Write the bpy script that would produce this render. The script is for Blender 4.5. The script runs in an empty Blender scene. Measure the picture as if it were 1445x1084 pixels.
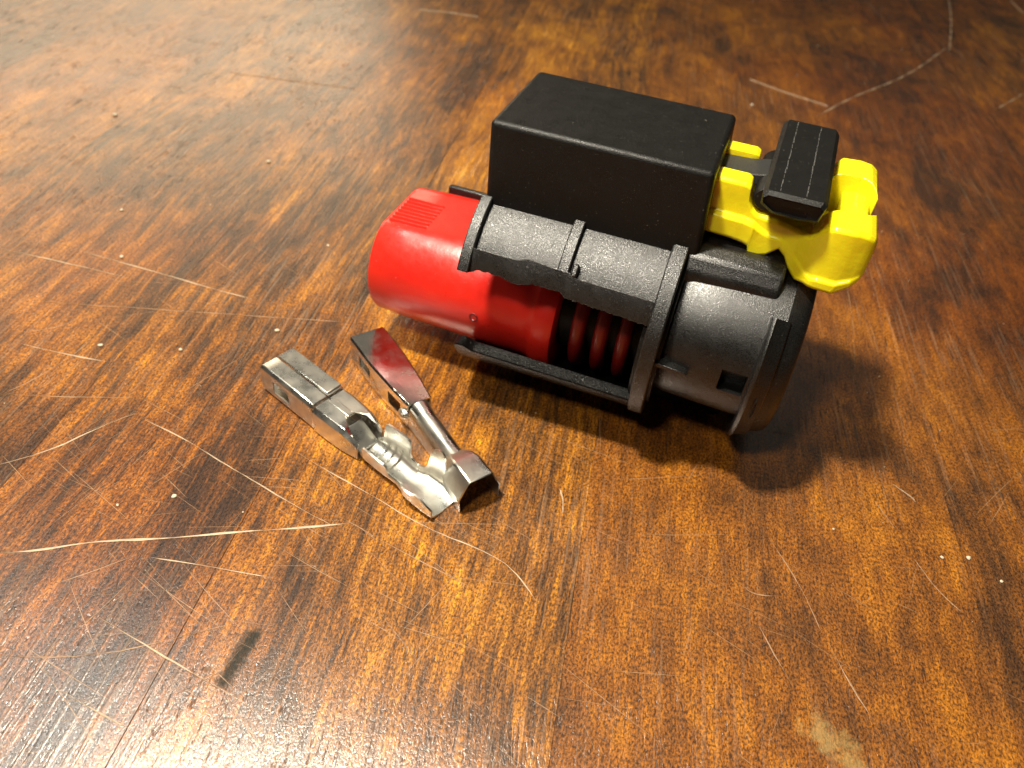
import bpy, bmesh, math, random
from mathutils import Vector, Matrix
rnd = random.Random(11)
SC = bpy.context.scene
COL = SC.collection
SC.unit_settings.scale_length = 0.01            # one unit is one centimetre

# ------------------------------------------------------------------ camera
LIFT = 0.12                                     # the body rests on keel ribs under it
H = 3.60713 + LIFT; KH = H / 3.60713
CR = ((0.99336486, 0.07791659, 0.08458872),      # camera right, down, forward in world axes
      (0.11500542, -0.6730083, -0.73063916),
      (0.0, 0.73551943, -0.67750363))
cam = bpy.data.cameras.new('camera'); camo = bpy.data.objects.new('camera', cam); COL.objects.link(camo)
r_, d_, f_ = [Vector(v) for v in CR]
camo.matrix_world = Matrix(((r_.x, -d_.x, -f_.x, 0), (r_.y, -d_.y, -f_.y, 0), (r_.z, -d_.z, -f_.z, H), (0, 0, 0, 1)))
cam.sensor_width = 36.0; cam.lens = 1085.0 / 1445.0 * 36.0
cam.clip_start = 0.05; cam.clip_end = 500
cam.dof.use_dof = True; cam.dof.focus_distance = 4.1; cam.dof.aperture_fstop = 0.85
SC.camera = camo
SC.view_settings.view_transform = 'Standard'; SC.view_settings.look = 'None'
SC.view_settings.exposure = 0.12; SC.view_settings.gamma = 1.0

# ------------------------------------------------------------------ connector placement (used by lights too)
ORG = Vector((1.60857, 4.06795, 0.56 + LIFT)); YAW = math.radians(-15.559)
cY, sY = math.cos(YAW), math.sin(YAW)

# ------------------------------------------------------------------ light
w = bpy.data.worlds.new('World'); SC.world = w; w.use_nodes = True
bg = w.node_tree.nodes['Background']; bg.inputs[0].default_value = (1.0, 0.86, 0.68, 1); bg.inputs[1].default_value = 0.018

def area(name, direction, dist, sx, sy, energy, color, target=(0.6, 4.0, 0.3)):
    l = bpy.data.lights.new(name, 'AREA'); l.shape = 'RECTANGLE'; l.size = sx; l.size_y = sy
    l.energy = energy; l.color = color
    o = bpy.data.objects.new(name, l); COL.objects.link(o)
    d = Vector(direction).normalized(); o.location = Vector(target) + d * dist
    o.rotation_euler = (-d).to_track_quat('-Z', 'Y').to_euler()
    return o
def loc_dir(x, y, z): return Vector((x * cY - y * sY, x * sY + y * cY, z))
area('ceiling_lamp', loc_dir(-0.34, -0.20, 1.0), 11, 0.9, 0.9, 2150, (1.0, 0.91, 0.75), target=(1.2, 4.0, 0.5))
area('ceiling_lamp', loc_dir(-0.28, -0.75, 1.0), 11, 1.0, 1.0, 430, (1.0, 0.91, 0.76), target=(1.2, 4.0, 0.5))
area('window_light', (-0.435, 0.285, 0.85), 34, 5.6, 4.0, 1850, (1.0, 0.97, 0.86), target=(-1.66, 1.30, 0))
area('far_window_light', (-0.50, 0.80, 0.36), 60, 46, 16, 7200, (1.0, 0.79, 0.54), target=(-3, 6, 0))
area('ceiling_bounce_fill', (0.05, 0.78, 0.62), 70, 80, 50, 1500, (1.0, 0.90, 0.72), target=(0, 4, 0))  # area lamp added as pale ceiling bounce for the metal to reflect

# ------------------------------------------------------------------ helpers
def tag(o, label=None, cat=None, group=None, kind=None):
    if label: o['label'] = label
    if cat: o['category'] = cat
    if group: o['group'] = group
    if kind: o['kind'] = kind
    return o
def empty(name, loc=(0, 0, 0), rz=0.0):
    o = bpy.data.objects.new(name, None); COL.objects.link(o); o.location = loc; o.rotation_euler = (0, 0, rz)
    o.empty_display_size = 0.2
    return o
def link(name, me, mat, parent=None, bevel=0.0, seg=2, smooth=35, subsurf=0, solid=0.0):
    o = bpy.data.objects.new(name, me); COL.objects.link(o)
    if mat and not me.materials: me.materials.append(mat)
    if parent: o.parent = parent
    bm = bmesh.new(); bm.from_mesh(me)
    bmesh.ops.remove_doubles(bm, verts=bm.verts, dist=1e-5)
    bmesh.ops.dissolve_degenerate(bm, edges=bm.edges, dist=1e-6)
    bmesh.ops.recalc_face_normals(bm, faces=bm.faces)
    for f in bm.faces: f.smooth = True
    for e in bm.edges:
        e.smooth = (len(e.link_faces) == 2 and e.calc_face_angle(0) < math.radians(smooth))
    bm.to_mesh(me); bm.free()
    if solid:
        m = o.modifiers.new('solid', 'SOLIDIFY'); m.thickness = abs(solid); m.offset = -1 if solid > 0 else 1
        m.use_even_offset = False
    if bevel:
        m = o.modifiers.new('bevel', 'BEVEL'); m.width = bevel; m.segments = seg; m.limit_method = 'ANGLE'
        m.angle_limit = math.radians(smooth); m.harden_normals = False
    if subsurf:
        m = o.modifiers.new('sub', 'SUBSURF'); m.levels = subsurf; m.render_levels = subsurf
    return o
class MB:
    def __init__(s): s.v = []; s.f = []
    def add(s, vs, fs):
        b = len(s.v); s.v += [tuple(v) for v in vs]; s.f += [tuple(i + b for i in f) for f in fs]
    def box(s, x0, x1, y0, y1, z0, z1):
        s.add([(x, y, z) for x in (x0, x1) for y in (y0, y1) for z in (z0, z1)],
              [(0, 1, 3, 2), (4, 6, 7, 5), (0, 4, 5, 1), (2, 3, 7, 6), (0, 2, 6, 4), (1, 5, 7, 3)])
    def hexa(s, p):                      # eight corners: bottom ring then top ring
        s.add(p, [(0, 3, 2, 1), (4, 5, 6, 7), (0, 1, 5, 4), (1, 2, 6, 5), (2, 3, 7, 6), (3, 0, 4, 7)])
    def prism(s, poly, axis, a, b):      # polygon extruded along an axis
        n = len(poly)
        def P(q, t): return {'x': (t, q[0], q[1]), 'y': (q[0], t, q[1]), 'z': (q[0], q[1], t)}[axis]
        s.add([P(q, a) for q in poly] + [P(q, b) for q in poly],
              [tuple(range(n)), tuple(range(2 * n - 1, n - 1, -1))] + [(i, (i + 1) % n, n + (i + 1) % n, n + i) for i in range(n)])
    def loft(s, secs, closed=True, cap=True):
        n = len(secs[0]); b = len(s.v)
        for q in secs: s.v += [tuple(p) for p in q]
        for k in range(len(secs) - 1):
            for i in range(n if closed else n - 1):
                j = (i + 1) % n
                s.f.append((b + k * n + i, b + k * n + j, b + (k + 1) * n + j, b + (k + 1) * n + i))
        if cap and closed:
            s.f.append(tuple(b + i for i in range(n))); s.f.append(tuple(b + (len(secs) - 1) * n + i for i in reversed(range(n))))
    def build(s, name, mat, parent=None, **k):
        me = bpy.data.meshes.new(name); me.from_pydata(s.v, [], s.f); me.update()
        return link(name, me, mat, parent, **k)

# ------------------------------------------------------------------ node helpers
class NT:
    def __init__(s, name):
        s.m = bpy.data.materials.new(name); s.m.use_nodes = True; s.t = s.m.node_tree; s.t.nodes.clear()
        s.out = s.t.nodes.new('ShaderNodeOutputMaterial'); s.p = s.t.nodes.new('ShaderNodeBsdfPrincipled')
        s.t.links.new(s.p.outputs[0], s.out.inputs[0])
        s.co = s.t.nodes.new('ShaderNodeTexCoord').outputs['Object']
    def lk(s, a, b): s.t.links.new(a, b)
    def setin(s, node, k, v):
        if v is None: return
        if hasattr(v, 'is_output') or isinstance(v, bpy.types.NodeSocket): s.lk(v, node.inputs[k])
        else: node.inputs[k].default_value = v
    def math(s, op, a, b=None, c=None, clamp=False):
        n = s.t.nodes.new('ShaderNodeMath'); n.operation = op; n.use_clamp = clamp
        s.setin(n, 0, a); s.setin(n, 1, b); s.setin(n, 2, c); return n.outputs[0]
    def vmath(s, op, a, b=None, scale=None):
        n = s.t.nodes.new('ShaderNodeVectorMath'); n.operation = op; s.setin(n, 0, a); s.setin(n, 1, b)
        if scale is not None: s.setin(n, 'Scale', scale)
        return n.outputs[0]
    def mapping(s, v, rot=(0, 0, 0), scale=(1, 1, 1), loc=(0, 0, 0)):
        n = s.t.nodes.new('ShaderNodeMapping'); s.lk(v, n.inputs[0]); n.inputs['Rotation'].default_value = rot
        n.inputs['Scale'].default_value = scale; n.inputs['Location'].default_value = loc; return n.outputs[0]
    def noise(s, v, scale, detail=4, rough=0.5, dist=0.0, col=False):
        n = s.t.nodes.new('ShaderNodeTexNoise'); s.lk(v, n.inputs['Vector']); n.inputs['Scale'].default_value = scale
        n.inputs['Detail'].default_value = detail; n.inputs['Roughness'].default_value = rough
        n.inputs['Distortion'].default_value = dist; return n.outputs['Color' if col else 'Fac']
    def vor(s, v, scale, feature='F1', out='Distance', rand=1.0):
        n = s.t.nodes.new('ShaderNodeTexVoronoi'); n.feature = feature; s.lk(v, n.inputs['Vector']); n.inputs['Scale'].default_value = scale
        n.inputs['Randomness'].default_value = rand; return n.outputs[out]
    def ramp(s, f, pts, interp='LINEAR'):
        n = s.t.nodes.new('ShaderNodeValToRGB'); s.lk(f, n.inputs[0]); e = n.color_ramp.elements
        n.color_ramp.interpolation = interp
        while len(e) < len(pts): e.new(0.5)
        for q, (p, c) in zip(e, pts):
            q.position = p; q.color = (c, c, c, 1) if not isinstance(c, tuple) else (*c, 1)
        return n.outputs[0]
    def rng(s, v, a, b, c=0.0, d=1.0, smooth=False):
        n = s.t.nodes.new('ShaderNodeMapRange'); s.lk(v, n.inputs[0])
        if smooth: n.interpolation_type = 'SMOOTHSTEP'
        for i, q in enumerate((a, b, c, d)): n.inputs[i + 1].default_value = q
        return n.outputs[0]
    def mix(s, f, a, b, mode='MIX'):
        n = s.t.nodes.new('ShaderNodeMix'); n.data_type = 'RGBA'; n.blend_type = mode
        s.setin(n, 0, f)
        for i, q in ((6, a), (7, b)):
            if isinstance(q, tuple): q = (*q, 1)
            s.setin(n, i, q)
        return n.outputs[2]
    def bump(s, h, strength, dist, prev=None):
        n = s.t.nodes.new('ShaderNodeBump'); n.inputs['Strength'].default_value = strength; n.inputs['Distance'].default_value = dist
        s.lk(h, n.inputs['Height'])
        if prev is not None: s.lk(prev, n.inputs['Normal'])
        return n.outputs[0]
    def set(s, **k):
        for a, b in k.items():
            s.setin(s.p, a.replace('_', ' '), (*b, 1) if isinstance(b, tuple) and len(b) == 3 and a != 'Subsurface_Radius' else b)

def black_plastic(name, base=0.011, rough=0.46, grain=0.010, spec=0.5):
    n = NT(name)
    g = n.noise(n.co, 190, 1, 0.6); g2 = n.noise(n.co, 9, 3, 0.5)
    sp = n.rng(n.noise(n.co, 55, 2, 0.7), 0.69, 0.75)
    b = n.mix(n.math('MULTIPLY', sp, 0.35), (base, base * 0.98, base * 0.92), (0.20, 0.19, 0.16))
    n.set(Base_Color=b, Roughness=n.math('ADD', n.rng(g2, 0.3, 0.7, rough - 0.05, rough + 0.06), n.rng(n.noise(n.co, 210, 1, 0.5), 0.35, 0.65, -0.11, 0.11)), Specular_IOR_Level=spec)
    n.lk(n.bump(g, 1.0, grain), n.p.inputs['Normal'])
    return n.m
def glossy_plastic(name, col, dark, rough, sss):
    n = NT(name)
    a = n.noise(n.co, 2.5, 3, 0.5)
    c = n.mix(n.rng(a, 0.35, 0.7), col, dark)
    dust = n.rng(n.noise(n.co, 60, 2, 0.6), 0.74, 0.78)
    c = n.mix(n.math('MULTIPLY', dust, 0.4), c, (0.75, 0.6, 0.5))
    n.set(Base_Color=c, Roughness=n.rng(n.noise(n.co, 14, 4, 0.6), 0.3, 0.7, rough - 0.05, rough + 0.08),
          Subsurface_Weight=sss, Subsurface_Scale=0.12, Subsurface_Radius=(1.0, 0.5, 0.15), Coat_Weight=0.45, Coat_Roughness=0.22)
    n.lk(n.bump(n.noise(n.co, 30, 3, 0.6), 0.25, 0.006, n.bump(n.noise(n.co, 3.5, 2, 0.5), 0.35, 0.03)), n.p.inputs['Normal'])
    return n.m
def tin(name, base=(0.80, 0.80, 0.75), rough=0.28):
    n = NT(name)
    st = n.noise(n.mapping(n.co, scale=(3, 26, 26)), 2.4, 4, 0.6)
    bl = n.noise(n.co, 7, 4, 0.6)
    c = n.mix(n.rng(bl, 0.4, 0.75), base, (0.55, 0.50, 0.42))
    n.set(Base_Color=c, Metallic=1.0, Roughness=n.rng(bl, 0.3, 0.7, rough - 0.06, rough + 0.14))
    n.lk(n.bump(n.noise(n.co, 4, 2, 0.5), 0.2, 0.012, n.bump(st, 0.15, 0.002)), n.p.inputs['Normal'])
    return n.m
M_SHELL = black_plastic('shell_plastic', 0.007, 0.33, 0.0026, 0.78)
M_BOX = black_plastic('housing_plastic', 0.006, 0.40, 0.0022, 0.34)
M_BODY = black_plastic('receptacle_plastic', 0.005, 0.33, 0.0018, 0.8)
M_CRADLE_SHADED = black_plastic('shaded_cradle_plastic', 0.002, 0.28, 0.0014, 0.25)  # darker copy of the black plastic, shade on the cradle put into its colour
M_RED = glossy_plastic('red_plastic', (0.70, 0.020, 0.010), (0.58, 0.014, 0.008), 0.32, 0.12)
M_SEAL_SHADED = glossy_plastic('shaded_seal_rubber', (0.17, 0.007, 0.004), (0.12, 0.005, 0.003), 0.35, 0.0)  # red lowered, the shade inside the window is put into the base colour
M_YEL = glossy_plastic('yellow_plastic', (0.86, 0.74, 0.010), (0.84, 0.70, 0.008), 0.26, 0.2)
M_TIN = tin('tin_plate'); M_TIN2 = tin('polished_tin', (0.80, 0.79, 0.75), 0.17)

# ------------------------------------------------------------------ pixel to table plane (photo measurements turned into centimetres)
def gp(x, y, z=0.0):
    v = r_ * ((x - 722.5) / 1085.0) + d_ * ((y - 542.0) / 1085.0) + f_
    t = (z - H) / v.z; return Vector((v.x * t, v.y * t, z))

AZ = math.radians(6.0)
def on_table(x, y):
    p = gp(x, y); return (p.x * math.cos(AZ) - p.y * math.sin(AZ), p.x * math.sin(AZ) + p.y * math.cos(AZ))
BRUISE = (on_table(315, 962), on_table(357, 897)); SCUFF = (on_table(1160, 1034), on_table(1205, 1080))

# ------------------------------------------------------------------ table
def wood_material():
    n = NT('scraped_wood'); co = n.co
    oi = n.t.nodes.new('ShaderNodeObjectInfo'); tone = oi.outputs['Color']
    sep = n.t.nodes.new('ShaderNodeSeparateColor'); n.lk(tone, sep.inputs[0])
    t_dark, t_off, t_red = sep.outputs
    off = n.t.nodes.new('ShaderNodeCombineXYZ'); n.lk(n.math('MULTIPLY', t_off, 37.0), off.inputs[0]); n.lk(n.math('MULTIPLY', t_off, 91.0), off.inputs[1])
    wco = n.t.nodes.new('ShaderNodeTexCoord').outputs['Object']
    p = n.vmath('ADD', wco, off.outputs[0])
    # slow wander of the grain
    wn = n.noise(p, 0.28, 2, 0.5, col=True)
    wv = n.vmath('SCALE', n.vmath('SUBTRACT', wn, (0.5, 0.5, 0.5)), scale=0.45)
    q = n.vmath('ADD', p, wv)
    fig = n.noise(n.mapping(q, scale=(2.6, 0.34, 1)), 1.0, 4, 0.55, 0.2)       # broad bands along the grain
    blot = n.noise(n.mapping(q, scale=(0.9, 0.55, 1)), 1.0, 6, 0.66, 0.5)      # stain blotches
    strk = n.noise(n.mapping(q, scale=(21, 1.25, 1)), 1.0, 4, 0.66, 0.1)       # streaks
    strk2 = n.noise(n.mapping(q, scale=(52, 4.2, 1)), 1.0, 3, 0.65, 0.1)       # finer streaks
    pore = n.noise(n.mapping(q, scale=(60, 8.0, 1)), 1.0, 3, 0.6, 0.1)         # short dark pores
    fleck = n.noise(n.mapping(q, scale=(88, 50, 1)), 1.0, 4, 0.75, 0.3)        # fine chatoyant flecks
    fig2 = n.noise(n.mapping(q, scale=(6, 2.2, 1)), 1.0, 5, 0.65, 0.4)
    wstr = n.rng(t_red, 0.0, 0.3, 1.0, 0.38)                                   # boards differ in how stripy they are
    def term(x, k): return n.math('MULTIPLY', n.math('SUBTRACT', x, 0.5), k)
    s = n.math('ADD', n.math('MULTIPLY', n.math('ADD', term(fig, 0.70), n.math('ADD', term(strk, 0.95), term(strk2, 0.75))), wstr), term(blot, 1.0))
    s = n.math('ADD', s, term(fig2, 0.6))
    s = n.math('SUBTRACT', s, n.math('MULTIPLY', n.math('SUBTRACT', t_dark, 0.5), 0.6))
    v = n.rng(s, -0.36, 0.52)
    c = n.ramp(v, [(0.0, (0.036, 0.016, 0.006)), (0.22, (0.088, 0.037, 0.010)), (0.45, (0.245, 0.088, 0.010)),
                   (0.68, (0.47, 0.183, 0.011)), (1.0, (0.86, 0.39, 0.020))])
    # old stain leaves redder and goldener areas, metres of grain apart
    tz = n.noise(n.mapping(wco, scale=(1, 1, 1), loc=(2.7, 4.1, 0)), 0.22, 3, 0.5, 0.3)
    c = n.mix(n.rng(tz, 0.46, 0.60, 0.0, 0.8), c, (0.76, 0.58, 0.62), 'MULTIPLY')
    c = n.mix(n.math('MULTIPLY', t_red, 0.8), c, (0.80, 0.50, 0.45), 'MULTIPLY')
    fl = n.rng(fleck, 0.40, 0.60, 0.28, 1.72)
    cm = n.t.nodes.new('ShaderNodeCombineColor')
    for i in range(3): n.lk(fl, cm.inputs[i])
    c = n.mix(1.0, c, cm.outputs[0], 'MULTIPLY')
    pore2 = n.noise(n.mapping(q, scale=(30, 3.4, 1), loc=(5, 9, 0)), 1.0, 3, 0.65, 0.2)
    pm = n.math('MULTIPLY', n.math('MAXIMUM', n.rng(pore, 0.60, 0.68), n.rng(pore2, 0.61, 0.68)), n.rng(n.noise(q, 1.7, 2, 0.5), 0.35, 0.62))
    c = n.mix(n.math('MULTIPLY', pm, 0.8), c, (0.035, 0.016, 0.010))
    spot = n.rng(n.vor(n.mapping(q, scale=(2.6, 1.5, 1)), 1.0), 0.12, 0.02)
    c = n.mix(n.math('MULTIPLY', spot, 0.5), c, (0.03, 0.013, 0.007))
    # fine criss-cross wear in the lacquer
    h = None
    for i, (a, f) in enumerate(((0.5, 34), (1.25, 28), (2.1, 38), (2.75, 30))):
        u = n.mapping(wco, rot=(0, 0, a), scale=(f, 0.9, 1), loc=(i * 3.1, i * 7.7, 0))
        l = n.rng(n.noise(u, 1.0, 1, 0.4, 0.05), 0.655, 0.70)
        h = l if h is None else n.math('MAXIMUM', h, l)
    wear = n.noise(wco, 0.55, 4, 0.6)
    hair = n.math('MULTIPLY', h, n.rng(wear, 0.40, 0.66))
    c = n.mix(n.math('MULTIPLY', hair, 0.20), c, (0.55, 0.36, 0.22))
    # a dark bruise and a pale scuff, each at its place on the boards
    sx = n.t.nodes.new('ShaderNodeSeparateXYZ'); n.lk(wco, sx.inputs[0])
    def capsule(a, b):
        (ax, ay), (bx, by) = a, b; dx, dy = bx - ax, by - ay; L2 = dx * dx + dy * dy
        px, py = n.math('SUBTRACT', sx.outputs[0], ax), n.math('SUBTRACT', sx.outputs[1], ay)
        t = n.math('DIVIDE', n.math('ADD', n.math('MULTIPLY', px, dx), n.math('MULTIPLY', py, dy)), L2, clamp=True)
        ex, ey = n.math('SUBTRACT', px, n.math('MULTIPLY', t, dx)), n.math('SUBTRACT', py, n.math('MULTIPLY', t, dy))
        return n.math('SQRT', n.math('ADD', n.math('MULTIPLY', ex, ex), n.math('MULTIPLY', ey, ey)))
    edge = term(n.noise(n.mapping(wco, scale=(30, 18, 1)), 1.0, 4, 0.7), 0.06)
    br = n.rng(n.math('ADD', capsule(*BRUISE), edge), 0.056, 0.018)
    c = n.mix(n.math('MULTIPLY', br, 0.88), c, (0.016, 0.022, 0.018))
    sc = n.rng(n.math('ADD', capsule(*SCUFF), term(n.noise(wco, 9, 5, 0.75), 0.42)), 0.10, 0.02)
    c = n.mix(n.math('MULTIPLY', sc, 0.42), c, (0.50, 0.36, 0.13))
    n.set(Base_Color=c, Roughness=n.math('ADD', n.rng(wear, 0.3, 0.7, 0.36, 0.50), n.math('MULTIPLY', hair, 0.12)),
          Specular_IOR_Level=0.2, Coat_Weight=n.math('SUBTRACT', 0.9, n.math('MULTIPLY', br, 0.8)), Coat_Roughness=0.20, Coat_IOR=1.85)
    b = n.bump(n.math('SUBTRACT', n.math('MULTIPLY', strk, 0.5), pm), 0.35, 0.012)
    b = n.bump(fleck, 0.9, 0.009, b)
    b = n.bump(hair, 0.25, 0.004, b)
    b = n.bump(n.noise(q, 2.0, 3, 0.5), 0.25, 0.05, b)
    n.lk(b, n.p.inputs['Normal'])
    cb_ = n.bump(n.math('SUBTRACT', n.math('MULTIPLY', strk, 0.6), pm), 0.30, 0.008)
    cb_ = n.bump(fleck, 0.35, 0.004, cb_)
    n.lk(n.bump(hair, 0.3, 0.004, cb_), n.p.inputs['Coat Normal'])
    return n.m
M_WOOD = wood_material()
table = empty('table_top', (0, 0, 0), -AZ); tag(table, kind='structure')
edges = [-14.2, -12.4, -10.5, -8.4, -6.6, -4.9, -3.05, -1.67, 0.217, 2.45, 4.5, 6.3, 8.2, 10.1, 12.2, 14.0, 16.2]
KB = KH
tones = {-3.05: (0.58, 0.31, 0.0), -1.67: (0.40, 0.77, 0.0), 0.217: (0.46, 0.13, 0.30), 2.45: (0.55, 0.52, 0.30), -4.9: (0.56, 0.9, 0.05)}
for a, b in zip(edges[:-1], edges[1:]):
    m = MB(); g = 0.0012 if a == -1.67 or b == -1.67 else 0.0001; d = g * 1.2; y0, y1 = -6.0, 34.0
    if g < 0.001: g = d = 0.0
    prof = [(a + g, -1.2), (a + g, -d), (a + g + d, 0), (b - g - d, 0), (b - g, -d), (b - g, -1.2)]
    if g == 0: prof = [(a, -1.2), (a, 0), (b, 0), (b, -1.2)]
    if g: prof = [(x, min(z, 0)) for x, z in prof]
    m.prism(prof, 'y', y0, y1)
    m.v = [(x * KB, y, z) for x, y, z in m.v]
    o = m.build('board', M_WOOD, table, smooth=20)
    o.color = (*tones.get(a, (rnd.uniform(0.42, 0.56), rnd.random(), rnd.uniform(0, 0.3))), 1)

# ------------------------------------------------------------------ connector
conn = empty('wire_connector', (ORG.x, ORG.y, 0.0), YAW)
tag(conn, 'black automotive wire connector with red end cap and yellow lock clip lying on the table', 'connector')
conn_z = 0.56 + LIFT
def K(m, name, mat, **k):
    m.v = [(x, y, z + conn_z) for x, y, z in m.v]
    return m.build(name, mat, k.pop('parent', conn), **k)

def stad_t(phi, r, off=0.2, zc=0.1):
    """distance from the axis to the stadium outline at angle phi (degrees, 0 = front, 90 = top)"""
    c, s = -math.cos(math.radians(phi)), math.sin(math.radians(phi))
    best = 0
    for sg in (-1, 1):                      # end circles
        b = c * sg * off + s * zc; q = off * off + zc * zc - r * r; D = b * b - q
        if D >= 0:
            t = b + math.sqrt(D); y = t * c
            if y * sg >= off - 1e-9: return t
    return ((zc + r) / s) if s > 0 else ((zc - r) / s)
def sp(phi, r, off=0.2, zc=0.1):
    t = stad_t(phi, r, off, zc); return (-math.cos(math.radians(phi)) * t, math.sin(math.radians(phi)) * t)
def slab(m, xs, top, bot, r0, r1, nphi=16, jag=0.0, mirror=False, lean=0.0):
    """curved piece between outline radii r0 and r1, spanning angles bot(x)..top(x)"""
    def F(f, x): return f(x) if callable(f) else f
    outer, inner = [], []
    for x in xs:
        a, b = F(bot, x), F(top, x)
        if jag: a += rnd.uniform(-jag, jag)
        fr = [a + (b - a) * i / nphi for i in range(nphi + 1)]
        outer.append([(x, *sp(p, r1 - lean * (1 - i_ / nphi))) for i_, p in enumerate(fr)]); inner.append([(x, *sp(p, r0)) for p in fr])
    secs = [o + i[::-1] for o, i in zip(outer, inner)]
    if mirror: secs = [[(x, -y, z) for x, y, z in s] for s in secs]
    m.loft(secs, True, True)
def lin(a, b, n): return [a + (b - a) * i / n for i in range(n + 1)]
def pw(pts):
    def f(x):
        for (x0, y0), (x1, y1) in zip(pts[:-1], pts[1:]):
            if x <= x1: return y0 + (y1 - y0) * max(0, (x - x0)) / (x1 - x0)
        return pts[-1][1]
    return f
# -- front shell
band_top = pw([(-1.86, 37), (-1.53, 37.0), (-1.46, 38.6), (-1.288, 37.6), (-1.18, 37.6), (-1.17, 36.2), (-0.6, 35.6)])
band_bot = pw([(-1.88, 27.2), (-1.79, 27.4), (-1.77, 29.0), (-1.62, 29.2), (-1.54, 28.0), (-1.48, 28.0), (-1.40, 29.6), (-1.235, 29.6), (-1.22, 28.4), (-1.20, 27.8), (-0.6, 26.0)])
R0 = 0.65
xsb = sorted(set([round(v, 4) for v in lin(-1.865, -0.66, 96)] + [-1.53, -1.46, -1.18, -1.17, -1.22]))
for mir in (False, True):
    m = MB()
    slab(m, lin(-1.84, -0.62, 6), 64, pw([(-1.86, 32), (-0.6, 31)]), R0 - 0.06, R0 - 0.022, 14, mirror=mir)      # recessed panels
    K(m, 'side_panel', M_SHELL, smooth=40)
    m = MB()
    slab(m, xsb, band_top, band_bot, R0 - 0.065, R0 + 0.020, 6, jag=0.26, mirror=mir, lean=0.034)
    K(m, 'lower_band', M_SHELL, bevel=0.006, seg=2, smooth=50)
    for xa, xb, lo, nm, rr in ((-1.872, -1.80, 27.2, 'end_rib', 0.024), (-1.285, -1.215, 37.0, 'middle_rib', 0.018)):
        m = MB(); slab(m, lin(xa, xb, 2), 60, lo, R0 - 0.05, R0 + rr, 14, mirror=mir)
        K(m, nm, M_SHELL, bevel=0.008, seg=2, smooth=50)
    m = MB(); slab(m, lin(-1.20, -1.165, 2), 41.5, 36.5, R0 - 0.05, R0 + 0.026, 5, mirror=mir)
    K(m, 'catch_bump', M_SHELL, bevel=0.008, seg=2, smooth=50)
m = MB(); slab(m, lin(-0.695, -0.60, 3), 62, -242, R0 - 0.075, R0 + 0.024, 110)
K(m, 'rear_ring', M_SHELL, bevel=0.009, seg=2, smooth=50)
m = MB()
slab(m, lin(-1.875, -0.68, 40), pw([(-1.88, -12.5), (-1.84, -10.5), (-1.79, -10.5), (-1.775, -13.5), (-1.2, -14.5), (-0.68, -15.5)]), -165, R0 - 0.085, R0, 60, jag=0.3)
K(m, 'lower_cradle', M_CRADLE_SHADED, bevel=0.008, seg=1, smooth=50)
m = MB(); m.box(-2.48, -1.80, 0.50, 0.545, 0.03, 0.18)
K(m, 'rear_arm', M_SHELL, bevel=0.012, seg=2)
# bulkhead behind the window
m = MB(); m.loft([[(x, *sp(a, rr)) for a in range(0, 360, 6)] for x, rr in ((-0.72, 0.585), (-0.58, 0.585))])
K(m, 'bulkhead', M_BOX, smooth=40)
# -- latch housing box
m = MB()
x0, x1, yw = -1.848, -0.575, 0.43
m.hexa([(x0, -yw, 0.45), (x1 + 0.05, -yw, 0.45), (x1 + 0.05, yw, 0.45), (x0, yw, 0.45), (x0 - 0.005, -yw, 1.2), (x1, -yw + 0.004, 1.2), (x1, yw, 1.2), (x0 - 0.005, yw, 1.2)])
o = K(m, 'latch_housing', M_BOX, bevel=0.030, seg=3)
# -- receptacle body
def ring(x, r, off=0.2, zc=0.1, n=96): return [(x, *sp(360.0 * i / n, r, off, zc)) for i in range(n)]
m = MB()
m.loft([[(x, y, z if z > 0.1 else 0.1 + (z - 0.1) * 0.80) for x, y, z in q] for q in (ring(-0.62, 0.50), ring(-0.58, 0.53), ring(-0.52, 0.55), ring(-0.3, 0.560), ring(-0.02, 0.568), ring(0.10, 0.568))])
body = K(m, 'receptacle_body', M_BODY, smooth=40)
def cutbox(cx, cy, cz, sx, sy, sz, rx=0.0):
    m = MB(); m.box(-sx, sx, -sy, sy, -sz, sz)
    me = bpy.data.meshes.new('cut'); me.from_pydata(m.v, [], m.f)
    me.transform(Matrix.Translation((cx, cy, cz + conn_z)) @ Matrix.Rotation(rx, 4, 'X'))
    return me
def boolean(o, meshes):
    deps = []
    for me in meshes:
        c = bpy.data.objects.new('cut', me); COL.objects.link(c); c.parent = o.parent; deps.append(c)
        md = o.modifiers.new('cut', 'BOOLEAN'); md.object = c; md.operation = 'DIFFERENCE'; md.solver = 'EXACT'
        while o.modifiers[0] != md: 
            i = list(o.modifiers).index(md); o.modifiers.move(i, i - 1)
    bpy.context.view_layer.update()
    dg = bpy.context.evaluated_depsgraph_get()
    keep = [(m.name, m.type) for m in o.modifiers if m.type != 'BOOLEAN']
    for mm in list(o.modifiers):
        if mm.type != 'BOOLEAN': mm.show_viewport = False
    bpy.context.view_layer.update(); dg = bpy.context.evaluated_depsgraph_get()
    me = bpy.data.meshes.new_from_object(o.evaluated_get(dg))
    for mm in list(o.modifiers):
        if mm.type == 'BOOLEAN': o.modifiers.remove(mm)
        else: mm.show_viewport = True
    o.data = me
    for c in deps: bpy.data.objects.remove(c)
boolean(body, [cutbox(-0.148, -0.75, 0.14, 0.075, 0.12, 0.072, math.radians(-8))])
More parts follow.
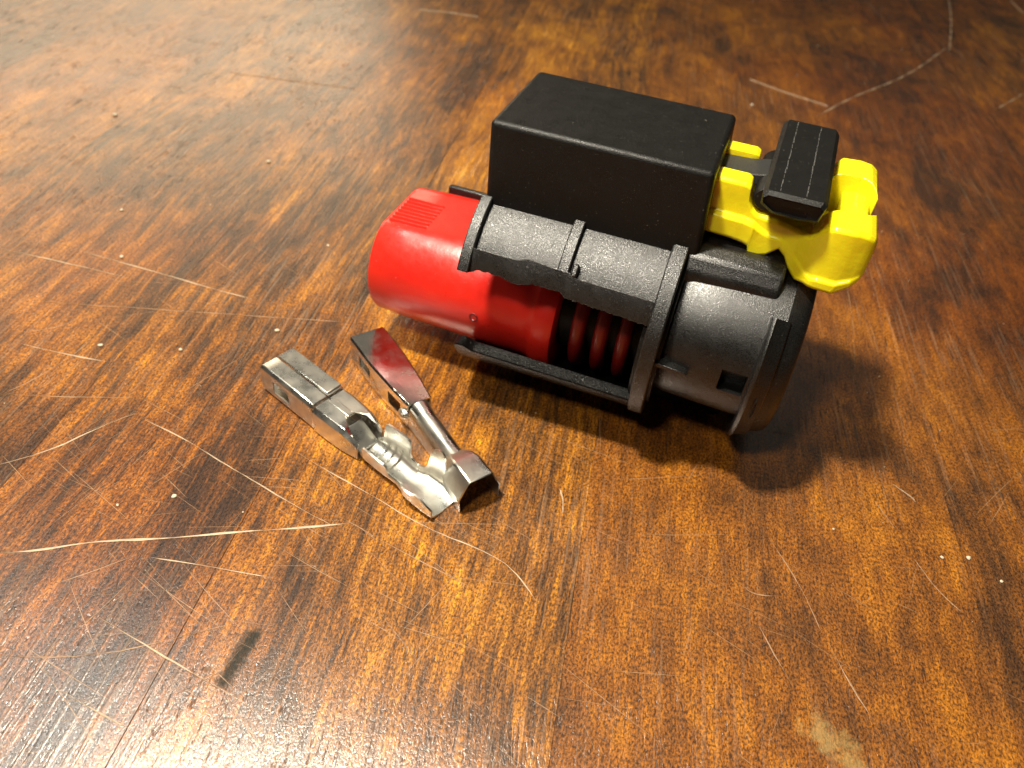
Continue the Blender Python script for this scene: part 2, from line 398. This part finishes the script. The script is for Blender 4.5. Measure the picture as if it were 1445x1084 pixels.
# raised pad on top of the body
m = MB()
pad = [(-0.50, 0.45), (-0.575, 0.54), (-0.56, 0.62), (-0.50, 0.70), (-0.40, 0.735), (0.40, 0.735), (0.50, 0.70), (0.56, 0.62), (0.575, 0.54), (0.50, 0.45)]
m.prism([(y * 0.86, z) for y, z in pad], 'x', -0.60, -0.05)
K(m, 'top_pad', M_BODY, bevel=0.02, seg=3, smooth=20)
for s in (-1, 1):
    m = MB(); m.prism([(-0.60, 0.0), (-0.60, 0.03), (-0.42, 0.015), (-0.40, 0.0)], 'y', 0, 0.1)
    m.v = [(x, s * (0.735 + y * 0.7), z + 0.135) for x, y, z in m.v]
    K(m, 'gusset', M_BODY, bevel=0.003, seg=1)
# -- keel ribs the body rests on
for y in (-0.10, 0.22):
    m = MB(); m.prism([(-1.70, -0.45), (-1.62, -0.68), (-0.10, -0.68), (-0.04, -0.45)], 'y', y - 0.03, y + 0.03)
    K(m, 'keel_rib', M_BODY, bevel=0.01)
# -- flange
m = MB()
fp = [(-0.060, 0.56), (-0.057, 0.628), (-0.045, 0.638), (-0.035, 0.640), (-0.028, 0.634), (-0.02, 0.626), (0.045, 0.606), (0.052, 0.598), (0.055, 0.55)]
m.loft([[(x, *sp(a, r)) for x, r in fp] for a in lin(42, -222, 88)], closed=True, cap=True)
K(m, 'flange_rib', M_BODY, smooth=30)
m = MB()      # small oval latch mark on the rib
m.loft([[(0.012 + .009 * math.cos(t) * q, *sp(3 - 5.2 * math.sin(t) * (q * .35 + .65), 0.6185 + dz)) for t in lin(0, 2 * math.pi, 20)[:-1]] for q, dz in ((1.5, -.004), (1.3, .004), (1.0, .004), (.8, -.004))], cap=False)
K(m, 'oval_mark', M_BODY, smooth=40)
m = MB()
m.loft([ring(0.03, 0.50), ring(0.032, 0.590), ring(0.10, 0.570), ring(0.140, 0.548), ring(0.15, 0.53), ring(0.15, 0.49), ring(0.08, 0.47)], cap=True)
K(m, 'mating_rim', M_BODY, smooth=40)
# -- red cap
RO, RZ = 0.14, -0.115
def rsec(x, r, flat=0.245, off=RO, zc=RZ, n=120):
    out = []
    for i in range(n):
        y, z = sp(360.0 * i / n, r, off, zc)
        out.append((x, y, min(z, flat)))
    return out
m = MB()
m.loft([rsec(-2.63, 0.27, 0.13), rsec(-2.648, 0.325, 0.19), rsec(-2.64, 0.358, 0.225), rsec(-2.61, 0.376, 0.243), rsec(-2.4, 0.388), rsec(-2.0, 0.398, 0.27), rsec(-1.60, 0.405, 0.29), rsec(-1.50, 0.408, 0.30),
        rsec(-1.465, 0.412, 0.31), rsec(-1.435, 0.438, 0.325), rsec(-1.42, 0.446, 0.335), rsec(-1.315, 0.446, 0.335), rsec(-1.295, 0.436, 0.325), rsec(-1.285, 0.40)])
K(m, 'end_cap', M_RED, smooth=40)
m = MB()
for i in range(8):
    y = -0.225 + i * 0.044
    m.prism([(y - 0.012, 0.0), (y - .003, 0.017), (y + .003, 0.017), (y + 0.012, 0.0)], 'x', -2.60, -2.33)
m.v = [(x, y, z + 0.243) for x, y, z in m.v]
K(m, 'grip_ridges', M_RED, smooth=50)
m = MB(); m.loft([[(-1.837 + r * math.cos(a), -0.538 + dy, -0.116 + r * 1.0 * math.sin(a)) for a in lin(0, 2 * math.pi, 18)[:-1]] for r, dy in ((.036, .01), (.032, -.006), (.022, -.006), (.016, .004))])
K(m, 'gate_mark', glossy_plastic('gate_mark_plastic', (0.20, 0.01, 0.012), (0.12, 0.008, 0.01), 0.3, 0.0), smooth=50)
# -- seal core and rings
m = MB(); m.loft([ring(-1.32, 0.30, 0.15, -0.06), ring(-0.70, 0.30, 0.15, -0.06)]); K(m, 'seal_core', M_BOX, smooth=40)
for x in (-1.135, -0.985, -0.835):
    m = MB()
    m.loft([ring(x + 0.046 * math.cos(t), 0.368 + 0.05 * math.sin(t), 0.15, -0.05) for t in lin(math.pi, 0, 10)])
    K(m, 'seal_ring', M_SEAL_SHADED, smooth=50)
# -- latch arm and thumb tab
m = MB(); m.prism([(-0.9, 1.02), (-0.9, 1.07), (-0.42, 1.09), (-0.26, 1.12), (-0.20, 1.10), (-0.20, 1.03), (-0.42, 1.04)], 'y', -0.10, 0.12)
K(m, 'latch_arm', black_plastic('arm_plastic', 0.03, 0.4, 0.004), bevel=0.006)
m = MB()
tabp = [(-0.312, 1.12), (-0.318, 1.185), (-0.295, 1.205), (-0.01, 1.205), (0.014, 1.185), (0.0, 1.09), (-0.10, 1.075), (-0.25, 1.085)]
secs = []
for y, sx, dz in ((-0.475, 0.90, 0.012), (-0.49, 0.93, 0.02), (-0.47, 0.985, 0.0), (-0.45, 1, 0), (0.47, 1, 0), (0.515, 0.96, 0.0), (0.535, 0.85, 0.01)):
    cx_ = -0.163
    secs.append([(cx_ + (x - cx_) * sx + (y + .47) * .022, y, z - (dz if z > 1.15 else -dz)) for x, z in tabp])
m.loft(secs)
tab = K(m, 'thumb_tab', M_BOX, bevel=0.014, seg=3, smooth=25)
boolean(tab, [cutbox(-0.15, -0.50, 1.115, 0.085, 0.03, 0.018)])
for x in (-0.235, -0.10):
    m = MB(); y = -0.45
    while y < 0.49:
        l = rnd.uniform(.008, .05); dx = rnd.uniform(-.0018, .0018); hw = rnd.uniform(.0012, .0032)
        m.box(x + dx - hw + (y + .47) * .022, x + dx + hw + (y + .47) * .022, y, min(y + l, .5), 1.203, 1.2055 + rnd.uniform(0, .002)); y += l * rnd.choice((1.02, 1.05, 1.4))
    K(m, 'mould_line', black_plastic('line_plastic', 0.08, 0.5, 0.01), smooth=30)
m = MB(); m.loft([[(-0.27 + 0.085 * math.cos(a) * q, y, 1.045 + 0.075 * math.sin(a) * q) for a in lin(0, 2 * math.pi, 20)[:-1]] for y, q in ((-0.26, 0.85), (-0.245, 1), (0.245, 1), (0.26, 0.85))])
K(m, 'latch_stem', M_BOX, smooth=40)
# -- yellow lock clip: two rails and a cross piece, lofted along x
def rail(sg):
    m = MB()
    e = 0.03 if sg > 0 else 0.0
    st = [  # x, outer y, inner y, ledge y, bottom z, ledge z, top z
        (-1.00, .26, .13, .30, .80, .92, 1.115), (-0.40, .26, .13, .30, .775, .90, 1.115), (-0.375, .26, .14, .30, .770, .90, 1.10),
        (-0.365, .26, .15, .30, .770, .90, 1.03), (-0.335, .265, .16, .30, .765, .895, .975), (-0.30, .27, .16, .305, .757, .89, .955),
        (-0.285, .27, .16, .300, .700, .88, .955), (-0.24, .28, .17, .30, .705, .86, .955), (-0.19, .29, .18, .303, .725, .85, .955),
        (-0.13, .305, .19, .312, .79, .85, .955), (-0.09, .325, .2, .33, .765, .84, .955), (-0.05, .35, .2, .355, .71, .80, .955),
        (0.00, .385, .21, .395, .675, .77, .965), (0.04, .415, .22, .43, .69, .75, 1.02), (0.07, .435, .23, .455, .69, .745, 1.06), (0.10, .445 + e, .23, .465 + e, .69, .755, 1.075),
        (0.20, .45 + e, .23, .47 + e, .69, .755, 1.08), (0.22, .445 + e, .23, .462 + e, .70, .765, 1.08), (0.27, .44 + e, .20, .45 + e, .735, .79, 1.075), (0.305, .425 + e, .14, .43 + e, .77, .82, 1.055), (0.325, .40, .12, .405, .82, .86, 1.02)]
    secs = []
    for x, yo, yi, yl, zb, zl, zt in st:
        secs.append([(x, sg * yi, zb), (x, sg * (yl - .02), zb), (x, sg * yl, zb + .02), (x, sg * yl, zl), (x, sg * yo, zl + .018), (x, sg * yo, zt - .02), (x, sg * (yo - .02), zt), (x, sg * yi, zt)])
    m.loft(secs); K(m, 'side_rail', M_YEL, bevel=0.008, seg=2, smooth=22)
clip = None
rail(-1); rail(1)
m = MB()
m.prism([(0.14, 0.74), (0.14, 0.97), (0.20, 0.985), (0.285, 0.985), (0.30, 0.96), (0.30, 0.80), (0.24, 0.72)], 'y', -0.30, 0.30)
K(m, 'cross_piece', M_YEL, bevel=0.015, seg=2)
m = MB(); m.box(-0.9, 0.16, -0.17, 0.17, 0.80, 0.86); K(m, 'clip_floor', M_YEL, bevel=0.01)

# ------------------------------------------------------------------ crimp terminals
def rect_open(t, w, h, v0=0.0, gap=0.0, r=0.02):
    """near-closed box outline, seam in the middle of the top: 14 points"""
    a = w / 2
    return [(t, gap, v0 + h), (t, a - r, v0 + h), (t, a, v0 + h - r), (t, a, v0 + h * .5), (t, a, v0 + r), (t, a - r, v0), (t, 0.001, v0),
            (t, -0.001, v0), (t, -a + r, v0), (t, -a, v0 + r), (t, -a, v0 + h * .5), (t, -a, v0 + h - r), (t, -a + r, v0 + h), (t, -gap, v0 + h)]
def u_open(t, w, hl, hr, v0=0.0, flare=0.0, floor=0.62):
    """U trough, 22 points, wall heights hr (u>0) and hl (u<0)"""
    a = w / 2; R = []; 
    for side, h in ((1, hr), (-1, hl)):
        arc = a * floor; P = []
        for i in range(7):
            an = i / 6 * math.pi / 2
            P.append((side * a * math.sin(an) + (side * .0005 if i == 0 else 0), arc * (1 - math.cos(an))))
        top = max(h, arc + .002)
        for i in range(1, 5):
            k = i / 4; P.append((side * (a + flare * k * k), arc + (top - arc) * k))
        R.append([(t, u, v0 + v) for u, v in P])
    return R[0][::-1] + R[1]
def place(name, p0, p1, label):
    d = p1 - p0; o = empty(name, (p0.x * KH, p0.y * KH, 0.003), math.atan2(d.y, d.x)); o.scale = (1.04 * KH, 1.03 * KH, KH)
    tag(o, label, 'terminal', 'crimp terminals on the table'); return o
T1 = place('crimp_terminal', Vector((-1.55, 3.69, 0)), Vector((-0.345, 2.80, 0)), 'open barrel metal crimp terminal with raised wings, left of the two')
TH = 0.012
def sheet(name, secs, par, mat=M_TIN, th=TH, bev=0.003, smooth=32):
    m = MB(); m.loft(secs, closed=False, cap=False)
    return m.build(name, mat, par, solid=th, bevel=bev, seg=1, smooth=smooth)
sheet('contact_box', [rect_open(t, .255, .215 + dv, 0, .004) for t, dv in ((0, -.01), (.02, 0), (.10, 0), (.30, 0), (.50, -.005))], T1)
m = MB(); m.box(0.02, 0.49, 0.004, 0.118, .216, .226); m.build('lid_fold', M_TIN, T1, bevel=.004)
# windows cut in the side
def cut_local(o, boxes):
    deps = []
    ms = []
    for (a0, a1, b0, b1, c0, c1) in boxes:
        mm = MB(); mm.box(a0, a1, b0, b1, c0, c1); me = bpy.data.meshes.new('cut'); me.from_pydata(mm.v, [], mm.f); ms.append(me)
    # evaluate solidify first, then cut
    for me in ms:
        c = bpy.data.objects.new('cut', me); COL.objects.link(c); c.parent = o.parent; deps.append(c)
        md = o.modifiers.new('cut', 'BOOLEAN'); md.object = c; md.operation = 'DIFFERENCE'; md.solver = 'EXACT'
    for md in o.modifiers:
        if md.type == 'BEVEL': md.show_viewport = False
    bpy.context.view_layer.update()
    me = bpy.data.meshes.new_from_object(o.evaluated_get(bpy.context.evaluated_depsgraph_get()))
    for md in list(o.modifiers):
        if md.type in ('BOOLEAN', 'SOLIDIFY'): o.modifiers.remove(md)
        else: md.show_viewport = True
    o.data = me
    for c in deps: bpy.data.objects.remove(c)
cb = [c for c in T1.children if c.name.startswith('contact_box')][0]
cut_local(cb, [(.12, .27, -.2, -.05, .055, .15), (.12, .27, .05, .2, .055, .15)])
m = MB(); m.prism([(.08, .03), (.30, .03), (.27, .10), (.20, .13)], 'y', -.085, .085); m.build('contact_spring', M_TIN, T1, bevel=.006)
sheet('transition', [rect_open(.515, .245, .19, 0, .004), rect_open(.60, .245, .19, 0, .006), rect_open(.70, .235, .185, 0, .03),
                     rect_open(.76, .225, .18, 0, .07), rect_open(.83, .20, .15, 0, .085), rect_open(.87, .185, .12, 0, .085)], T1)
m = MB(); m.prism([(-.035, .186), (-.02, .204), (.02, .204), (.035, .186)], 'x', .53, .71); m.build('stiffening_rib', M_TIN, T1, bevel=.003)
m = MB(); m.prism([(.70, .05), (.86, .02), (.86, .04), (.72, .13)], 'y', -.07, .07); m.build('inner_tongue', M_TIN, T1, bevel=.003)
def sheet2(name, secs, par, mat=M_TIN, th=TH, smooth=50):
    m = MB(); m.loft(secs, closed=False, cap=False)
    return m.build(name, mat, par, solid=th, smooth=smooth)
sheet2('wire_barrel', [u_open(.86, .165, .07, .07), u_open(.89, .18, .08, .085), u_open(.903, .185, .09, .10), u_open(.912, .19, .145, .20, 0, .006), u_open(.93, .192, .155, .215, 0, .008), u_open(1.0, .195, .158, .218, 0, .01),
                      u_open(1.09, .195, .155, .215, 0, .01), u_open(1.115, .192, .148, .20, 0, .008), u_open(1.122, .19, .09, .11), u_open(1.14, .185, .075, .08), u_open(1.20, .18, .07, .075)], T1)
for t in (.95, 1.005, 1.06):
    m = MB(); a = .082
    pts = [(a * math.sin(x) , .018 + a * .8 * (1 - math.cos(x))) for x in lin(-1.5, 1.5, 12)]
    m.loft([[(t - .006, u, v) for u, v in pts], [(t, u * .93, v + .008) for u, v in pts], [(t + .006, u, v) for u, v in pts]], closed=False)
    m.build('serration', M_TIN, T1, smooth=60)
sheet2('insulation_barrel', [u_open(1.19, .18, .07, .075, 0, 0, .5), u_open(1.235, .20, .08, .085, 0, 0, .45), u_open(1.25, .215, .095, .12, 0, .005, .4), u_open(1.258, .225, .12, .20, 0, .012, .38), u_open(1.275, .23, .135, .245, 0, .02, .36),
    u_open(1.30, .235, .14, .262, 0, .024, .34), u_open(1.33, .238, .142, .262, 0, .024, .34), u_open(1.352, .24, .142, .245, 0, .02, .34), u_open(1.366, .24, .14, .19, 0, .012, .34), u_open(1.374, .24, .14, .115, 0, .004, .34),
    u_open(1.42, .24, .125, .09, 0, 0, .34), u_open(1.49, .225, .085, .08, 0, 0, .34)], T1)

T2 = place('crimp_terminal', Vector((-1.03, 4.05, 0)), Vector((-0.11, 2.84, 0)), 'upturned metal crimp terminal with mirror smooth top, nearest the red cap')
def inv(s, h): return [(t, u, h - v) for t, u, v in s]
b2 = sheet('contact_box', [rect_open(t, w_, .205, 0, .006, .012) for t, w_ in ((0, .245), (.02, .255), (.3, .25), (.55, .21), (.74, .165))], T2, M_TIN2, bev=.002)
b2.data.transform(Matrix.Scale(1, 4))
# the flat back of the box faces up
for v in b2.data.vertices: v.co.z = .205 - v.co.z
b2.data.flip_normals()
cut_local(b2, [(.14, .30, -.2, -.06, .06, .15), (.14, .30, .06, .2, .06, .15), (.52, .66, -.2, -.04, .05, .15)])
m = MB(); m.prism([(.08, .03), (.30, .03), (.27, .10), (.20, .13)], 'y', -.08, .08); m.build('contact_spring', M_TIN, T2, bevel=.006)
def arch(t, w, h, top, facet=0.0):
    """inverted trough, smooth crown at height h"""
    a = w / 2; out = []
    for i in range(15):
        an = -math.pi / 2 + math.pi * i / 14
        u = a * math.sin(an); c = math.cos(an)
        u = u * (1 - facet) + facet * max(-a, min(a, a * 1.6 * an / (math.pi / 2) * 0.9))
        v = top + (h - top) * (c ** (0.55 if facet else 0.8) if c > 1e-6 else 0)
        out.append((t, u, v))
    return [(t, -a, 0.01)] + out + [(t, a, 0.01)]
sheet2('wire_barrel', [arch(.72, .165, .205, .10), arch(.78, .15, .195, .08), arch(.85, .15, .185, .06), arch(1.02, .15, .18, .05), arch(1.14, .15, .175, .05), arch(1.19, .17, .18, .05)], T2)
def hexarch(t, w, h):
    a = w / 2
    P = [(-a * .92, 0.0), (-a, h * .45), (-a * .62, h * .93), (-a * .5, h), (a * .5, h), (a * .62, h * .93), (a, h * .45), (a * .92, 0.0)]
    return [(t, u, v) for u, v in P]
sheet('insulation_barrel', [hexarch(1.17, .17, .165), hexarch(1.24, .25, .215), hexarch(1.30, .275, .235), hexarch(1.46, .285, .24)], T2, smooth=25, bev=.006)
m = MB(); m.loft([[(0.70 + 0.045 * math.cos(b) , -.085 + .035 * math.sin(b) * math.cos(a), .10 + .035 * math.sin(b) * math.sin(a)) for a in lin(0, 2 * math.pi, 12)[:-1]] for b in lin(0.05, math.pi - .05, 8)])
m.build('catch_nub', M_TIN, T2, smooth=60)

# ------------------------------------------------------------------ marks on the table
def simple(name, col, rough, spec=0.5, metal=0.0, bump=True):
    n = NT(name); n.set(Base_Color=n.mix(n.rng(n.noise(n.co, 12, 3, 0.6), 0.3, 0.7), col, tuple(c * 0.6 for c in col)), Roughness=rough, Specular_IOR_Level=spec)
    n.lk(n.bump(n.noise(n.co, 40, 3, 0.6), 0.6, 0.01), n.p.inputs['Normal']); return n.m
M_SCR = simple('raw_scratch', (0.62, 0.45, 0.29), 0.45); M_SCR2 = simple('faint_scratch', (0.42, 0.24, 0.12), 0.4)
SCR = [  # (photo polyline, width, bright)
 ([(0,781),(60,776),(130,765),(200,761),(270,757),(340,751),(420,745),(500,738)], .016, 1), ([(0,352),(60,363),(120,378),(175,391)], .012, 1),
 ([(118,356),(200,378),(290,405),(355,422)], .012, 1), ([(60,426),(180,434),(330,444),(500,456)], .008, 0), ([(0,656),(70,636),(130,608),(190,584)], .010, 1),
 ([(205,592),(260,620),(330,662),(400,705),(470,742)], .008, 1), ([(214,787),(290,799),(380,814)], .010, 1), ([(30,486),(90,499),(150,511)], .012, 1),
 ([(0,558),(60,530),(110,497),(130,478)], .008, 0), ([(0,557),(120,561),(190,562)], .010, 0), ([(140,872),(210,912),(310,974)], .009, 1),
 ([(84,975),(130,1000),(180,1028)], .009, 1), ([(420,640),(500,685),(600,745),(700,785),(735,815),(757,849)], .007, 1),
 ([(480,730),(560,775),(640,815),(700,850)], .006, 0), ([(790,690),(794,705),(795,725)], .014, 1), ([(1085,760),(1110,795),(1135,840),(1158,890)], .007, 0),
 ([(1070,880),(1095,930),(1120,970)], .007, 0), ([(1170,910),(1200,965),(1230,1015)], .010, 0), ([(1235,709),(1262,745)], .008, 1), ([(1058,112),(1100,128),(1168,150)], .030, 1),
 ([(1152,165),(1200,138),(1280,108),(1335,68)], .022, 1), ([(1339,0),(1343,30),(1340,72)], .022, 1), ([(1425,0),(1445,20)], .026, 1), ([(1405,155),(1445,132)], .020, 1),
 ([(590,14),(630,17),(674,24)], .030, 1), ([(330,104),(400,113),(500,125)], .020, 0), ([(1190,370),(1200,430),(1205,470),(1207,540)], .006, 0),
 ([(1260,684),(1285,700),(1292,709)], .010, 1), ([(1045,825),(1062,838),(1095,842)], .008, 0), ([(820,1015),(850,1084)], .008, 0), ([(590,1035),(625,1084)], .008, 0),
 ([(0,925),(120,930),(250,900),(330,880)], .006, 0), ([(1290,790),(1320,830),(1358,865)], .008, 0), ([(535,470),(560,440)], .008, 0), ([(845,560),(848,640)], .005, 0),
 ([(250,980),(330,940)], .006, 0), ([(0,470),(80,465),(130,440)], .006, 0), ([(60,830),(150,800),(230,770)], .005, 0), ([(430,560),(470,545)], .006, 0)]
scratch_objs = []
for pts, wd, br in SCR:
    P = [gp(x, y) for x, y in pts]
    if len(P) > 2:                       # round off the corners
        for _ in range(2):
            N_ = [P[0]]
            for a, b in zip(P[:-1], P[1:]): N_ += [a.lerp(b, .25), a.lerp(b, .75)]
            P = N_ + [P[-1]]
    Q = []
    for a, b in zip(P[:-1], P[1:]):
        k = max(1, int((b - a).length / 0.05))
        for i in range(k): Q.append(a.lerp(b, i / k))
    Q.append(P[-1]); n_ = len(Q)
    L, Rr, ph = [], [], rnd.uniform(0, 9)
    for i, p in enumerate(Q):
        d = (Q[min(i + 1, n_ - 1)] - Q[max(i - 1, 0)]).normalized(); nn = Vector((-d.y, d.x, 0))
        taper = min(1, (i + .3) / 4, (n_ - i - .7) / 4) * (0.65 + 0.35 * math.sin(i * .9 + ph) + rnd.uniform(-.15, .15))
        wob = nn * (0.0022 * math.sin(i * .55 + ph) + rnd.uniform(-.0015, .0015))
        ww = wd * .5 * max(.12, taper)
        L.append(p + wob + nn * ww); Rr.append(p + wob - nn * ww)
    m = MB(); z = .0015
    m.v = [(p.x, p.y, z) for p in L] + [(p.x, p.y, z) for p in Rr] + [((a.x + b.x) / 2, (a.y + b.y) / 2, z + wd * .22) for a, b in zip(L, Rr)]
    for i in range(n_ - 1):
        m.f += [(i, i + 1, 2 * n_ + i + 1, 2 * n_ + i), (2 * n_ + i, 2 * n_ + i + 1, n_ + i + 1, n_ + i)]
    o = m.build('scratch', M_SCR if br else M_SCR2, None, smooth=80)
    o.parent = table; o.matrix_parent_inverse = Matrix.Rotation(AZ, 4, 'Z')
# hair-fine wear scratches, past counting
m = MB()
for _ in range(300):
    u = rnd.random()
    x, y = (rnd.uniform(0, 640), rnd.uniform(640, 1084)) if u < .45 else ((rnd.uniform(0, 500), rnd.uniform(330, 760)) if u < .7 else (rnd.uniform(500, 1445), rnd.uniform(600, 1084)))
    p = gp(x, y); a = rnd.choice((-0.5, -0.42, -0.6, 0.12, 1.1)) + rnd.gauss(0, .12); L_ = rnd.uniform(.10, .75); cv = rnd.gauss(0, .06)
    wd = rnd.choice((.0010, .0013, .0016, .0020, .0034)); k = 7; A_, B_ = [], []
    for i in range(k + 1):
        t = i / k; aa = a + cv * (t - .5)
        if i: p = p + Vector((math.cos(aa), math.sin(aa), 0)) * L_ / k
        nn = Vector((-math.sin(aa), math.cos(aa), 0)) * wd * math.sin(math.pi * min(.95, max(.05, t))) * .5
        A_.append(p + nn); B_.append(p - nn)
    b0 = len(m.v); m.v += [(q.x, q.y, .0012) for q in A_] + [(q.x, q.y, .0012) for q in B_]
    m.f += [(b0 + i, b0 + i + 1, b0 + k + 2 + i, b0 + k + 1 + i) for i in range(k)]
o = m.build('hair_scratches', M_SCR2, None); o.parent = table; o.matrix_parent_inverse = Matrix.Rotation(AZ, 4, 'Z'); o['kind'] = 'stuff'
# crumbs
M_CRUMB = simple('crumb', (0.78, 0.66, 0.48), 0.5)
CR_ = [((162, 163), 7, 'pale round crumb in the blurred upper left of the table'), ((379, 229), 7, 'pale crumb on a dark streak left of the red cap'),
       ((172, 363), 6, 'small pale crumb beside the long scratch at the left'), ((391, 467), 7, 'elongated pale crumb just above the left terminal'),
       ((246, 701), 7, 'upright white crumb left of the terminals'), ((166, 713), 4, 'faint crumb touching the long white scratch'),
       ((1329, 787), 5, 'white crumb paired beside a curved crumb at the lower right'), ((1366, 788), 8, 'curved white crumb at the lower right of the table'),
       ((1061, 149), 6, 'pale blurred crumb above the yellow clip'), ((1241, 532), 3, 'tiny white crumb right of the connector shadow'),
       ((735, 582), 3, 'tiny crumb under the black shell, left of its pair'), ((756, 583), 3, 'tiny crumb under the black shell, right of its pair'),
       ((1413, 821), 5, 'thin pale crumb near the right edge'), ((343, 723), 3, 'tiny crumb on the board seam below the left terminal'),
       ((172, 297), 5, 'small crumb on the pale wood at the left'), ((255, 494), 6, 'thin pale crumb flake left of the terminals'), ((463, 347), 4, 'small crumb left of the red cap'),
       ((142, 488), 6, 'pale scrape crumb at the end of a short scratch'), ((1176, 747), 4, 'small slanted crumb below the connector')]
for (x, y), s, lab in CR_:
    p = gp(x, y); dist = (Vector((p.x, p.y, -H))).length; r = s * dist / 1085.0 * 0.42
    bm = bmesh.new(); bmesh.ops.create_icosphere(bm, subdivisions=2, radius=r)
    ax, an = rnd.uniform(.8, 1.5), rnd.uniform(0, 3.1)
    for v in bm.verts:
        v.co *= rnd.uniform(.8, 1.12); v.co.x *= ax; v.co.z *= .5
    bmesh.ops.rotate(bm, verts=bm.verts, matrix=Matrix.Rotation(an, 3, 'Z'))
    me = bpy.data.meshes.new('crumb'); bm.to_mesh(me); bm.free()
    o = link('crumb', me, M_CRUMB, None, smooth=80); o.location = (p.x, p.y, r * .42); tag(o, lab, 'crumb', 'crumbs scattered on the table')
# fine dust
bm = bmesh.new()
def speck(p, r):
    q = [Vector((rnd.uniform(-1, 1), rnd.uniform(-1, 1), rnd.uniform(0, .8))).normalized() * r * rnd.uniform(.6, 1.2) for _ in range(3)]
    vs = [bm.verts.new(Vector(p) + v + Vector((0, 0, r * .3))) for v in q] + [bm.verts.new(Vector(p))]
    for a in ((0, 1, 2), (0, 1, 3), (1, 2, 3), (0, 2, 3)): bm.faces.new([vs[i] for i in a])
for _ in range(420):
    x, y = rnd.uniform(0, 1445), rnd.uniform(0, 1084); p = gp(x, y)
    d = Vector((p.x, p.y, -H)).length
    speck((p.x, p.y, 0.002), rnd.choice((.5, .6, .7, .9, 1.3)) * d / 1085.0)
me = bpy.data.meshes.new('dust'); bm.to_mesh(me); bm.free()
o = link('dust', me, M_CRUMB, None); tag(o, kind='stuff'); o['label'] = 'fine pale dust specks scattered over the wooden table'; o['category'] = 'dust'
